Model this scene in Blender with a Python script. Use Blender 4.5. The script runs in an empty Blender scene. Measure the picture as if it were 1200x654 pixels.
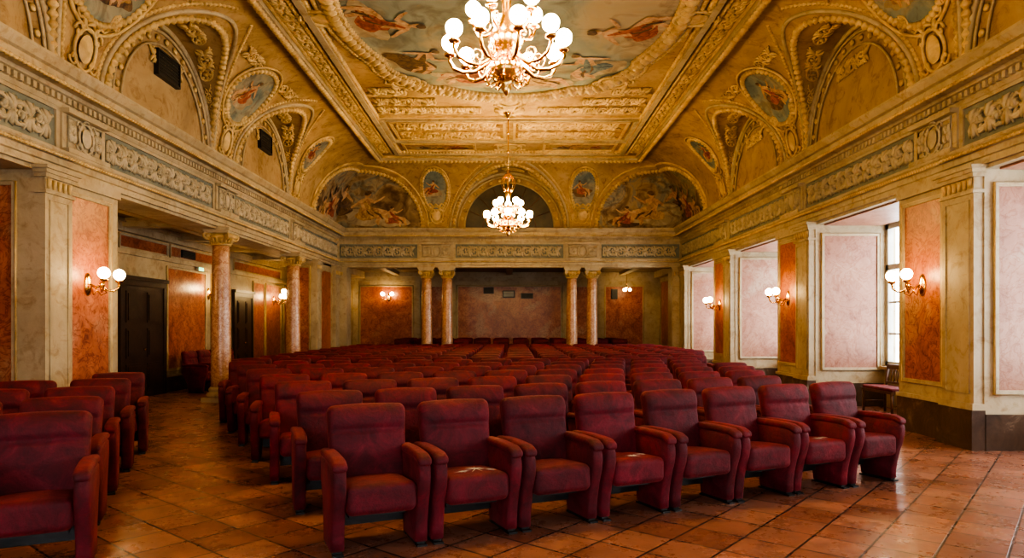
import bpy, bmesh, math, random
from mathutils import Vector, Matrix
random.seed(7)
pi=math.pi
sc=bpy.context.scene
# ------------------------------------------------------------ materials
M={}
def ramp(nt,stops,interp='LINEAR'):
    r=nt.nodes.new('ShaderNodeValToRGB'); r.color_ramp.interpolation=interp
    e=r.color_ramp.elements
    while len(e)>1: e.remove(e[-1])
    e[0].position=stops[0][0]; e[0].color=(*stops[0][1],1)
    for p,c in stops[1:]:
        k=e.new(p); k.color=(*c,1)
    return r
def noise(nt,vec,scale,detail=6,rough=.6,dist=0):
    n=nt.nodes.new('ShaderNodeTexNoise'); n.inputs['Scale'].default_value=scale
    n.inputs['Detail'].default_value=detail; n.inputs['Roughness'].default_value=rough
    n.inputs['Distortion'].default_value=dist
    if vec: nt.links.new(vec,n.inputs['Vector'])
    return n
def base(name):
    m=bpy.data.materials.new(name); m.use_nodes=True; nt=m.node_tree
    b=nt.nodes['Principled BSDF']; tc=nt.nodes.new('ShaderNodeTexCoord')
    M[name]=m; return m,nt,b,tc.outputs['Object']
def mottled(name,stops,scale=1.2,rough=.7,bump=.15,bscale=14,dist=.4,metal=0,dirt=None,veins=None,patch=None):
    m,nt,b,v=base(name)
    n=noise(nt,v,scale,8,.65,dist); r=ramp(nt,stops); nt.links.new(n.outputs['Fac'],r.inputs['Fac'])
    col=r.outputs['Color']
    def mul(col,src,f):
        mx=nt.nodes.new('ShaderNodeMix'); mx.data_type='RGBA'; mx.blend_type='MULTIPLY'; mx.inputs[0].default_value=f
        nt.links.new(col,mx.inputs[6]); nt.links.new(src,mx.inputs[7]); return mx.outputs[2]
    if patch:
        n5=noise(nt,v,scale*.55,7,.6,.4); r5=ramp(nt,[(.56,(0,0,0)),(.64,(.8,.8,.8))]); nt.links.new(n5.outputs['Fac'],r5.inputs['Fac'])
        mx=nt.nodes.new('ShaderNodeMix'); mx.data_type='RGBA'; nt.links.new(r5.outputs['Color'],mx.inputs[0])
        nt.links.new(col,mx.inputs[6]); mx.inputs[7].default_value=(*patch,1); col=mx.outputs[2]
    if dirt:
        n3=noise(nt,v,scale*4.5,6,.7,1.0); r3=ramp(nt,[(0.0,(1,1,1)),(.50,(1,1,1)),(.70,dirt)])
        nt.links.new(n3.outputs['Fac'],r3.inputs['Fac']); col=mul(col,r3.outputs['Color'],.9)
    if veins:
        n4=noise(nt,v,scale*1.8,5,.6,2.5); r4=ramp(nt,[(.46,(1,1,1)),(.495,veins),(.505,veins),(.54,(1,1,1))])
        nt.links.new(n4.outputs['Fac'],r4.inputs['Fac']); col=mul(col,r4.outputs['Color'],.85)
    nt.links.new(col,b.inputs['Base Color'])
    b.inputs['Roughness'].default_value=rough; b.inputs['Metallic'].default_value=metal
    if bump:
        n2=noise(nt,v,bscale,6,.7); bp=nt.nodes.new('ShaderNodeBump'); bp.inputs['Strength'].default_value=bump
        bp.inputs['Distance'].default_value=.02
        nt.links.new(n2.outputs['Fac'],bp.inputs['Height']); nt.links.new(bp.outputs['Normal'],b.inputs['Normal'])
    return m
mottled('stone_cream',[(.25,(.31,.235,.135)),(.5,(.42,.335,.205)),(.75,(.52,.43,.29))],1.1,.55,.22,18,.4,dirt=(.68,.57,.43))
mottled('plaster_ochre',[(.25,(.24,.145,.06)),(.5,(.41,.275,.125)),(.75,(.53,.39,.21))],.9,.65,.3,12,.8,dirt=(.5,.36,.22))
mottled('plaster_lunette',[(.25,(.24,.155,.075)),(.5,(.37,.255,.13)),(.75,(.46,.34,.19))],.8,.8,.2,12,.8,dirt=(.6,.47,.34))
mottled('stucco_gold',[(.3,(.36,.23,.085)),(.6,(.64,.46,.21)),(.8,(.80,.63,.35))],3,.36,.3,30,.5)
mottled('terracotta_panel',[(.25,(.22,.055,.022)),(.45,(.38,.115,.052)),(.62,(.48,.18,.09)),(.8,(.54,.29,.17))],1.6,.34,.15,9,1.2,dirt=(.6,.42,.33),veins=(.55,.32,.24),patch=(.46,.255,.15))
mottled('reveal_pink',[(.25,(.27,.12,.075)),(.5,(.37,.18,.115)),(.8,(.45,.26,.17))],1.3,.45,.2,9,.8,dirt=(.7,.57,.48),veins=(.82,.68,.6),patch=(.42,.29,.20))
mottled('column_marble',[(.28,(.30,.14,.07)),(.45,(.48,.27,.15)),(.6,(.58,.37,.22)),(.8,(.64,.48,.33))],3.2,.22,.05,14,2.2,veins=(.65,.45,.35))
mottled('frieze_ground',[(.3,(.13,.14,.11)),(.55,(.20,.21,.165)),(.8,(.30,.27,.19))],2.5,.8,.3,20,.5)
mottled('relief_stone',[(.3,(.34,.28,.17)),(.7,(.55,.46,.31))],4,.6,.2,30,.5)
mottled('plinth_dark',[(.3,(.05,.03,.02)),(.55,(.10,.06,.038)),(.75,(.30,.22,.15))],2.2,.4,.3,16,1.5)
mottled('dark_wood',[(.3,(.018,.009,.006)),(.7,(.05,.026,.016))],3,.4,.1,30,2)
mottled('brown_wood',[(.3,(.07,.03,.014)),(.7,(.15,.065,.03))],3,.4,.1,30,2)
mottled('window_paint',[(.3,(.42,.40,.34)),(.7,(.6,.57,.5))],3,.5,.1,30,.5)
mottled('brass',[(.3,(.60,.33,.08)),(.7,(.88,.60,.20))],6,.22,.1,30,.5,metal=1)
mottled('black_metal',[(.3,(.01,.01,.01)),(.7,(.03,.028,.025))],5,.45,.05,30,.5)
mottled('vent_dark',[(.3,(.012,.011,.01)),(.7,(.02,.018,.015))],5,.6,.05,30,.5)
mottled('lunette_glass',[(.3,(.035,.03,.02)),(.7,(.09,.075,.045))],2,.3,.05,30,.5)
mottled('torn_stuffing',[(.3,(.4,.3,.24)),(.7,(.7,.62,.52))],40,.9,.3,80,.5)
mottled('aisle_ceiling',[(.25,(.17,.12,.07)),(.5,(.27,.20,.12)),(.75,(.34,.27,.17))],1,.8,.2,12,.5,dirt=(.6,.5,.4))
mottled('paint_flesh',[(.35,(.30,.16,.085)),(.5,(.48,.29,.165)),(.65,(.60,.42,.26))],5,.7,0,10,1)
mottled('paint_red',[(.35,(.12,.025,.015)),(.5,(.30,.07,.035)),(.65,(.42,.15,.07))],5,.7,0,10,1.5)
mottled('paint_blue',[(.35,(.04,.06,.07)),(.5,(.10,.145,.16)),(.65,(.20,.25,.23))],5,.7,0,10,1.5)
mottled('paint_ochre',[(.35,(.18,.09,.03)),(.5,(.38,.23,.09)),(.65,(.54,.37,.18))],5,.7,0,10,1.5)
mottled('paint_dark',[(.35,(.05,.025,.015)),(.5,(.12,.065,.03)),(.65,(.20,.12,.055))],5,.7,0,10,1.5)
mottled('paint_cloud',[(.35,(.22,.16,.10)),(.5,(.34,.27,.17)),(.65,(.46,.38,.26))],2.5,.7,0,10,1.0)
def fresco(name,stops,scale,seed,dist=1.6,k=.8):
    m,nt,b,v=base(name)
    mp=nt.nodes.new('ShaderNodeMapping'); mp.inputs['Location'].default_value=(seed,seed*1.7,seed*.3); nt.links.new(v,mp.inputs['Vector'])
    n=noise(nt,mp.outputs[0],scale,5,.55,dist); r=ramp(nt,stops); nt.links.new(n.outputs['Fac'],r.inputs['Fac'])
    n2=noise(nt,mp.outputs[0],scale*3.5,6,.6,1.2); r2=ramp(nt,[(.38,(.45,.32,.22)),(.52,(1,1,1)),(.75,(1.0,.88,.70))])
    nt.links.new(n2.outputs['Fac'],r2.inputs['Fac'])
    mx=nt.nodes.new('ShaderNodeMix'); mx.data_type='RGBA'; mx.blend_type='MULTIPLY'; mx.inputs[0].default_value=k
    nt.links.new(r.outputs['Color'],mx.inputs[6]); nt.links.new(r2.outputs['Color'],mx.inputs[7])
    nt.links.new(mx.outputs[2],b.inputs['Base Color']); b.inputs['Roughness'].default_value=.65
fresco('fresco_sky',[(.3,(.42,.32,.19)),(.42,(.36,.31,.21)),(.50,(.22,.25,.21)),(.60,(.27,.30,.25)),(.70,(.42,.37,.25))],.35,3,.8,.6)
fresco('fresco_figures',[(.3,(.12,.07,.035)),(.42,(.25,.17,.09)),(.50,(.36,.27,.16)),(.58,(.21,.21,.16)),(.68,(.42,.33,.20))],.9,11,1.2,.7)
fresco('fresco_medallion',[(.3,(.10,.13,.13)),(.45,(.17,.21,.19)),(.55,(.30,.28,.20)),(.7,(.17,.19,.15))],1.0,23,1.0,.6)
fresco('fresco_panel',[(.3,(.24,.12,.045)),(.45,(.38,.23,.09)),(.55,(.45,.31,.14)),(.7,(.32,.27,.15))],1.2,31,1.2,.7)
def velvet():
    m,nt,b,v=base('red_velvet')
    oi=nt.nodes.new('ShaderNodeObjectInfo')
    n=noise(nt,v,5,8,.7,.8); r=ramp(nt,[(.3,(.045,.0015,.005)),(.48,(.105,.004,.010)),(.62,(.165,.009,.018)),(.76,(.27,.032,.038))])
    ad=nt.nodes.new('ShaderNodeVectorMath'); ad.operation='ADD'; nt.links.new(v,ad.inputs[0])
    cb=nt.nodes.new('ShaderNodeCombineXYZ'); ml=nt.nodes.new('ShaderNodeMath'); ml.operation='MULTIPLY'; ml.inputs[1].default_value=37
    nt.links.new(oi.outputs['Random'],ml.inputs[0]); nt.links.new(ml.outputs[0],cb.inputs[0]); nt.links.new(cb.outputs[0],ad.inputs[1])
    nt.links.new(ad.outputs[0],n.inputs['Vector']); nt.links.new(n.outputs['Fac'],r.inputs['Fac'])
    mr=nt.nodes.new('ShaderNodeMapRange'); mr.inputs[3].default_value=.8; mr.inputs[4].default_value=1.2; nt.links.new(oi.outputs['Random'],mr.inputs[0])
    hs=nt.nodes.new('ShaderNodeHueSaturation'); nt.links.new(mr.outputs[0],hs.inputs['Value']); nt.links.new(r.outputs['Color'],hs.inputs['Color'])
    n4=noise(nt,ad.outputs[0],11,8,.75,1.5); r4=ramp(nt,[(.66,(0,0,0)),(.76,(.6,.6,.6))]); nt.links.new(n4.outputs['Fac'],r4.inputs['Fac'])
    mx=nt.nodes.new('ShaderNodeMix'); mx.data_type='RGBA'; nt.links.new(r4.outputs['Color'],mx.inputs[0]); nt.links.new(hs.outputs[0],mx.inputs[6]); mx.inputs[7].default_value=(.33,.13,.11,1)
    nt.links.new(mx.outputs[2],b.inputs['Base Color']); b.inputs['Roughness'].default_value=.7
    b.inputs['Sheen Weight'].default_value=.26; b.inputs['Sheen Roughness'].default_value=.4; b.inputs['Sheen Tint'].default_value=(.85,.16,.15,1)
    n2=noise(nt,ad.outputs[0],14,7,.75); bp=nt.nodes.new('ShaderNodeBump'); bp.inputs['Strength'].default_value=.55; bp.inputs['Distance'].default_value=.02
    nt.links.new(n2.outputs['Fac'],bp.inputs['Height']); nt.links.new(bp.outputs['Normal'],b.inputs['Normal'])
velvet()
def floor_mat():
    m,nt,b,v=base('terracotta_tiles')
    mp=nt.nodes.new('ShaderNodeMapping'); mp.inputs['Rotation'].default_value=(0,0,math.radians(40)); nt.links.new(v,mp.inputs['Vector'])
    br=nt.nodes.new('ShaderNodeTexBrick'); br.offset=0; br.squash=1
    br.inputs['Scale'].default_value=1; br.inputs['Brick Width'].default_value=.38; br.inputs['Row Height'].default_value=.38
    br.inputs['Mortar Size'].default_value=.009; br.inputs['Mortar Smooth'].default_value=.2; br.inputs['Bias'].default_value=0
    br.inputs['Color1'].default_value=(.22,.085,.05,1); br.inputs['Color2'].default_value=(.38,.175,.11,1); br.inputs['Mortar'].default_value=(.04,.025,.018,1)
    nt.links.new(mp.outputs[0],br.inputs['Vector'])
    n=noise(nt,v,3.2,9,.7,.5); r=ramp(nt,[(.30,(.55,.50,.47)),(.5,(.95,.95,.95)),(.72,(1.3,1.2,1.15))]); nt.links.new(n.outputs['Fac'],r.inputs['Fac'])
    mx=nt.nodes.new('ShaderNodeMix'); mx.data_type='RGBA'; mx.blend_type='MULTIPLY'; mx.inputs[0].default_value=.8
    nt.links.new(br.outputs['Color'],mx.inputs[6]); nt.links.new(r.outputs['Color'],mx.inputs[7]); nt.links.new(mx.outputs[2],b.inputs['Base Color'])
    n2=noise(nt,v,3.5,7,.75); r2=ramp(nt,[(.3,(.18,.18,.18)),(.7,(.42,.42,.42))]); nt.links.new(n2.outputs['Fac'],r2.inputs['Fac']); nt.links.new(r2.outputs['Color'],b.inputs['Roughness'])
    sub=nt.nodes.new('ShaderNodeMath'); sub.operation='MULTIPLY_ADD'; sub.inputs[1].default_value=-1.6
    n3=noise(nt,v,6,5,.55); nt.links.new(br.outputs['Fac'],sub.inputs[0]); nt.links.new(n3.outputs['Fac'],sub.inputs[2])
    bp=nt.nodes.new('ShaderNodeBump'); bp.inputs['Strength'].default_value=.35; bp.inputs['Distance'].default_value=.01
    nt.links.new(sub.outputs[0],bp.inputs['Height']); nt.links.new(bp.outputs['Normal'],b.inputs['Normal'])
floor_mat()
def emis(name,col,s):
    m,nt,b,v=base(name); b.inputs['Base Color'].default_value=(*col,1); b.inputs['Emission Color'].default_value=(*col,1); b.inputs['Emission Strength'].default_value=s
emis('globe_glow',(1,.68,.27),125); emis('sconce_glow',(1,.70,.32),32); emis('exit_green',(.3,.9,.5),1.2)
def glass():
    m=bpy.data.materials.new('window_glass'); m.use_nodes=True; nt=m.node_tree; nt.nodes.clear()
    o=nt.nodes.new('ShaderNodeOutputMaterial'); t=nt.nodes.new('ShaderNodeBsdfTransparent'); g=nt.nodes.new('ShaderNodeBsdfGlossy'); g.inputs['Roughness'].default_value=.05
    x=nt.nodes.new('ShaderNodeMixShader'); x.inputs[0].default_value=.06
    nt.links.new(t.outputs[0],x.inputs[1]); nt.links.new(g.outputs[0],x.inputs[2]); nt.links.new(x.outputs[0],o.inputs[0]); M['window_glass']=m
glass()
# ------------------------------------------------------------ mesh builder
class MB:
    def __init__(s): s.v=[]; s.f=[]; s.m=[]; s.sm=[]
    def add(s,vs,fs,mat,smooth=False):
        o=len(s.v); s.v+= [tuple(x) for x in vs]
        for f in fs:
            s.f.append([i+o for i in f]); s.m.append(mat); s.sm.append(smooth)
    def box(s,x0,x1,y0,y1,z0,z1,mat,P=None):
        vs=[(x,y,z) for x in (x0,x1) for y in (y0,y1) for z in (z0,z1)]
        if P: vs=[P(*q) for q in vs]
        s.add(vs,[(0,1,3,2),(4,6,7,5),(0,4,5,1),(2,3,7,6),(0,2,6,4),(1,5,7,3)],mat)
    def tube(s,pts,rad,mat,n=6,closed=False,bead=0,amp=.35,cap=True):
        pts=[Vector(p) for p in pts]
        if bead:
            if closed: pts=pts+[pts[0]]
            out=[];acc=0;step=bead/5
            for a,b in zip(pts[:-1],pts[1:]):
                l=(b-a).length
                if l<1e-9: continue
                while acc<l: out.append(a+(b-a)*(acc/l)); acc+=step
                acc-=l
            if not closed: out.append(pts[-1])
            pts=out; rads=[rad*(1+amp*math.sin(2*pi*i/5)) for i in range(len(pts))]
        else: rads=rad if isinstance(rad,(list,tuple)) else [rad]*len(pts)
        N=len(pts); vs=[]; up=None
        for i in range(N):
            a=pts[i-1] if (i>0 or closed) else pts[i]; b=pts[(i+1)%N] if (i<N-1 or closed) else pts[i]
            t=(b-a); t=t.normalized() if t.length>1e-9 else Vector((0,0,1))
            if up is None:
                up=Vector((0,0,1)) if abs(t.z)<.9 else Vector((1,0,0))
            u=(up-t*up.dot(t)); u=u.normalized() if u.length>1e-6 else t.orthogonal().normalized()
            up=u; w=t.cross(u)
            for k in range(n):
                an=2*pi*k/n; vs.append(pts[i]+(u*math.cos(an)+w*math.sin(an))*rads[i])
        fs=[]
        R=N if closed else N-1
        for i in range(R):
            j=(i+1)%N
            for k in range(n): fs.append((i*n+k,i*n+(k+1)%n,j*n+(k+1)%n,j*n+k))
        if not closed and cap: fs.append(tuple(range(n))); fs.append(tuple((N-1)*n+k for k in range(n)))
        s.add(vs,fs,mat,True)
    def lathe(s,prof,mat,n=24,c=(0,0,0),smooth=True):
        vs=[];fs=[]
        for r,z in prof:
            for k in range(n):
                a=2*pi*k/n; vs.append((c[0]+r*math.cos(a),c[1]+r*math.sin(a),c[2]+z))
        for i in range(len(prof)-1):
            for k in range(n): fs.append((i*n+k,i*n+(k+1)%n,(i+1)*n+(k+1)%n,(i+1)*n+k))
        fs.append(tuple(range(n))); fs.append(tuple((len(prof)-1)*n+k for k in range(n)))
        s.add(vs,fs,mat,smooth)
    def ball(s,c,r,mat,n=10,m=7,sz=1):
        prof=[(max(r*math.sin(pi*i/m),r*.02),-r*sz*math.cos(pi*i/m)) for i in range(m+1)]
        s.lathe(prof,mat,n,c)
    def extr(s,P,prof,t0,t1,mat,mitre=(1,1)):
        n=len(prof); vs=[P(t0+mitre[0]*o,o,z) for o,z in prof]+[P(t1-mitre[1]*o,o,z) for o,z in prof]
        fs=[(i,(i+1)%n,n+(i+1)%n,n+i) for i in range(n)]+[tuple(range(n)),tuple(range(n,2*n))]
        s.add(vs,fs,mat)
    def build(s,name,parent=None,recalc=True):
        me=bpy.data.meshes.new(name); me.from_pydata(s.v,[],s.f)
        mats=[]
        for x in s.m:
            if x not in mats: mats.append(x)
        for x in mats: me.materials.append(M[x])
        ix={x:i for i,x in enumerate(mats)}
        me.polygons.foreach_set('material_index',[ix[x] for x in s.m]); me.polygons.foreach_set('use_smooth',s.sm)
        me.update()
        if recalc:
            bm=bmesh.new(); bm.from_mesh(me); bmesh.ops.recalc_face_normals(bm,faces=bm.faces); bm.to_mesh(me); bm.free()
        ob=bpy.data.objects.new(name,me); sc.collection.objects.link(ob)
        if parent: ob.parent=parent
        return ob
def inst(ob,name,loc,rz=0,scale=1):
    o=bpy.data.objects.new(name,ob.data); sc.collection.objects.link(o); o.location=loc; o.rotation_euler=(0,0,rz); o.scale=(scale,)*3
    return o
# ------------------------------------------------------------ dimensions
W=5.9; L=23.4; Z0=4.9; CW=1.77; CH=2.0; ZC=Z0+CH; BAY=4.68
XR=7.2
PL=lambda t,o,z:(-W+o,t,z)
PR=lambda t,o,z:(W-o,t,z)
PB=lambda t,o,z:(t,L-o,z)
PN=lambda t,o,z:(t,o,z)
SIDES={'left':(PL,0,L),'right':(PR,0,L),'back':(PB,-W,W),'front':(PN,-W,W)}
LUN={'left':[(7.02,1.75),(11.7,1.75),(16.38,1.75)],'right':[(7.02,1.75),(11.7,1.75),(16.38,1.75)],'back':[(0,1.9)],'front':[(0,1.9)]}
PIERS={'left':[4.68,9.36,14.04,18.72],'right':[4.68,9.36,14.04,18.72],'back':[-2.5,2.5],'front':[-2.5,2.5]}
# ------------------------------------------------------------ ornaments
def scroll2d(P,H,flip=1):
    out=[]; R=H*.06
    out.append(([(P*i/16,flip*.32*H*math.cos(2*pi*i/16)) for i in range(17)],[R]*17))
    for h in (0,1):
        sg=flip*(1 if h==0 else -1); cx=P*(.5*h)
        c=(cx,-sg*.08*H)
        pts=[];rr=[]
        for i in range(18):
            a=i/17; r=H*.36*(1-a)**.8+H*.03; th=sg*(a*1.5*2*pi)+(pi*.15)
            pts.append((c[0]+r*math.cos(th)*1.05,c[1]+r*math.sin(th))); rr.append(R*(1.15-.4*a))
        out.append((pts,rr))
        out.append(([(c[0]-.01,c[1]),(c[0]+.01,c[1])],[H*.12,H*.12]))
        for k in range(6):
            th=k*2*pi/6+.4; r0=H*.16; r1=H*.3
            out.append(([(c[0]+r0*math.cos(th),c[1]+r0*math.sin(th)),(c[0]+(r0+r1)/2*math.cos(th+.2),c[1]+(r0+r1)/2*math.sin(th+.2)),(c[0]+r1*math.cos(th+.6),c[1]+r1*math.sin(th+.6))],[R*.6,R*1.3,R*.3]))
        for k in (-1,1):
            x0=cx+P*.25
            out.append(([(x0,0),(x0+k*P*.05,k*H*.16),(x0+k*P*.02,k*H*.34),(x0-k*P*.07,k*H*.42)],[R*1.3,R*1.8,R*1.4,R*.3]))
            out.append(([(x0,0),(x0-k*P*.08,k*H*.18),(x0-k*P*.14,k*H*.38)],[R*1.3,R*1.5,R*.4]))
            out.append(([(x0,0),(x0+k*P*.1,k*H*.2),(x0+k*P*.15,k*H*.42)],[R*1.3,R*1.4,R*.4]))
    return out
def place_scroll(mb,F,u0,u1,H,mat,P0=1.1):
    n=max(1,round((u1-u0)/P0)); P=(u1-u0)/n
    for i in range(n):
        for pts,rr in scroll2d(P*.999,H,1):
            q=[]; ok=[]
            for (x,y),r in zip(pts,rr):
                x=min(max(u0+i*P+x,u0+.02),u1-.02); y=min(max(y,-H/2),H/2)
                q.append(F(x,y,r*.3)); ok.append(r)
            mb.tube(q,ok,mat,5)
def cartouche(mb,F,s,mat):
    ring=[F(.30*s*math.cos(a),.36*s*math.sin(a)*(1.0 if math.sin(a)>0 else 1.1),.02) for a in [2*pi*i/24 for i in range(24)]]
    mb.tube(ring,.035*s,mat,6,True)
    vs=[F(0,0,.07)]+[F(.2*s*math.cos(a),.26*s*math.sin(a),.03) for a in [2*pi*i/16 for i in range(16)]]
    mb.add(vs,[(0,1+i,1+(i+1)%16) for i in range(16)],mat,True)
    for sx in (-1,1):
        for sy in (-1,1):
            pts=[];rr=[]
            for i in range(12):
                a=i/11; r=.13*s*(1-a)+.02; th=sy*(a*2.2*pi); pts.append(F(sx*(.30*s+r*math.cos(th)*.8-.02),sy*(.24*s)+r*math.sin(th),.02)); rr.append(.028*s)
            mb.tube(pts,rr,mat,5)
    mb.tube([F(-.12*s,.40*s,.02),F(0,.47*s,.03),F(.12*s,.40*s,.02)],[.02*s,.05*s,.02*s],mat,6)
RF=random.Random(5)
def figure(mb,F,u,v,s,robe,m=1,rot=0):
    """painted figure in flat paint layers on the fresco surface F(u,v,w)"""
    ca,sa=math.cos(rot),math.sin(rot)
    def T(x,y,w):
        x*=m*s; y*=s
        return F(u+x*ca-y*sa,v+x*sa+y*ca,w)
    def strip(pts,wd,mat,w):
        vs=[];n=len(pts)
        for i,(x,y) in enumerate(pts):
            a=pts[max(0,i-1)]; b=pts[min(n-1,i+1)]; dx,dy=b[0]-a[0],b[1]-a[1]; l=math.hypot(dx,dy) or 1
            nx,ny=-dy/l*wd[i],dx/l*wd[i]; vs+=[T(x+nx,y+ny,w),T(x-nx,y-ny,w)]
        mb.add(vs,[(2*i,2*i+1,2*i+3,2*i+2) for i in range(n-1)],mat)
    def blob(x,y,rx,ry,mat,w,n=20,j=0,ph=0):
        vs=[T(x,y,w)]
        for i in range(n):
            a=2*pi*i/n; k=1+j*math.sin(3*a+ph)+j*.6*math.sin(5*a+2*ph)
            vs.append(T(x+rx*k*math.cos(a),y+ry*k*math.sin(a),w))
        mb.add(vs,[(0,1+i,1+(i+1)%n) for i in range(n)],mat)
    e=.004; ph=RF.random()*6
    blob(.05,-.22,.62,.30,'paint_cloud' if RF.random()<.6 else 'paint_dark',e,24,.14,ph)
    blob(.10,-.12,.40,.22,robe,2*e,24,.16,ph+1)
    strip([(.0,.02),(.25,-.03),(.46,-.06),(.52,-.25),(.56,-.42)],[.10,.11,.08,.055,.035],'paint_flesh',3*e)
    strip([(.0,-.04),(.2,-.14),(.36,-.2),(.30,-.38),(.34,-.5)],[.10,.10,.075,.05,.03],'paint_flesh',3.4*e)
    blob(.08,-.08,.24,.14,robe,4*e,16,.14,ph+2)
    strip([(0,-.06),(-.04,.1),(-.08,.25),(-.1,.38),(-.09,.44)],[.11,.10,.13,.11,.04],'paint_flesh',3.6*e)
    strip([(-.18,.36),(-.3,.22),(-.42,.1),(-.46,.05)],[.05,.045,.03,.02],'paint_flesh',4.4*e)
    strip([(.0,.36),(.13,.28),(.26,.38),(.34,.48)],[.05,.045,.032,.02],'paint_flesh',4.4*e)
    blob(-.10,.53,.075,.10,'paint_flesh',4.8*e,12)
    blob(-.12,.58,.085,.075,'paint_dark',5*e,12,.08,1)
    strip([(-.16,.34),(-.02,.16),(.1,.0),(.2,-.12)],[.02,.06,.07,.04],robe,5*e)
    strip([(.18,-.05),(.34,-.14),(.44,-.3)],[.02,.035,.015],'paint_dark',5.4*e)
    strip([(-.02,.02),(.06,-.1),(.2,-.2)],[.012,.025,.012],'paint_dark',5.4*e)
ROB=['paint_red','paint_blue','paint_ochre','paint_red','paint_dark']
# ------------------------------------------------------------ ceiling
cl=MB()
def lun(side,t):
    z=0
    for c,r in LUN[side]:
        if abs(t-c)<r: z=max(z,math.sqrt(r*r-(t-c)**2))
    return z
TC=2.05
for side,(P,t0,t1) in SIDES.items():
    NU=int((t1-t0)/.05); NV=30
    vs=[];info=[]
    for j in range(-1,NV+1):
        ph=max(j,0)/NV*pi/2; d=CW*(1-math.cos(ph)); h=CH*math.sin(ph)
        for i in range(NU+1):
            t=t0+d+(t1-t0-2*d)*i/NU; l=lun(side,t)
            z=0 if j==-1 else max(h,l)
            vs.append(P(t,d,Z0+z))
            a=min(t-t0,t1-t); tp=(a-d)/math.sqrt(2)
            fr=(tp<TC and h<1.75*math.sqrt(max(0,1-(tp/TC)**2)))
            info.append('plaster_lunette' if l>h+.001 else ('fresco_figures' if fr else 'plaster_ochre'))
    w=NU+1
    groups={}
    for j in range(NV+1):
        for i in range(NU):
            mt=info[(j+1)*w+i] if j>0 else ('plaster_lunette')
            groups.setdefault(mt,[]).append((j*w+i,j*w+i+1,(j+1)*w+i+1,(j+1)*w+i))
    o=len(cl.v); cl.v+=vs
    for mt,ff in groups.items():
        for f in ff: cl.f.append([k+o for k in f]); cl.m.append(mt); cl.sm.append(mt!='plaster_lunette')
xi=W-CW
cl.add([(-xi,CW,ZC),(xi,CW,ZC),(xi,L-CW,ZC),(-xi,L-CW,ZC)],[(0,1,2,3)],'plaster_ochre')
cl.build('ceiling',recalc=False)
tr=MB()
def cove_at_h(h): return CW*(1-math.sqrt(max(0,1-(h/CH)**2)))
def covept(P,t,ph,w=0):
    d=CW*(1-math.cos(ph)); z=Z0+CH*math.sin(ph)
    nd=math.cos(ph)/CW; nz=-math.sin(ph)/CH; l=math.hypot(nd,nz)
    return P(t,d+w*nd/l,z+w*nz/l)
def phi_h(h): return math.asin(max(0,min(1,h/CH)))
orn=MB(); fm=MB()
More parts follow.
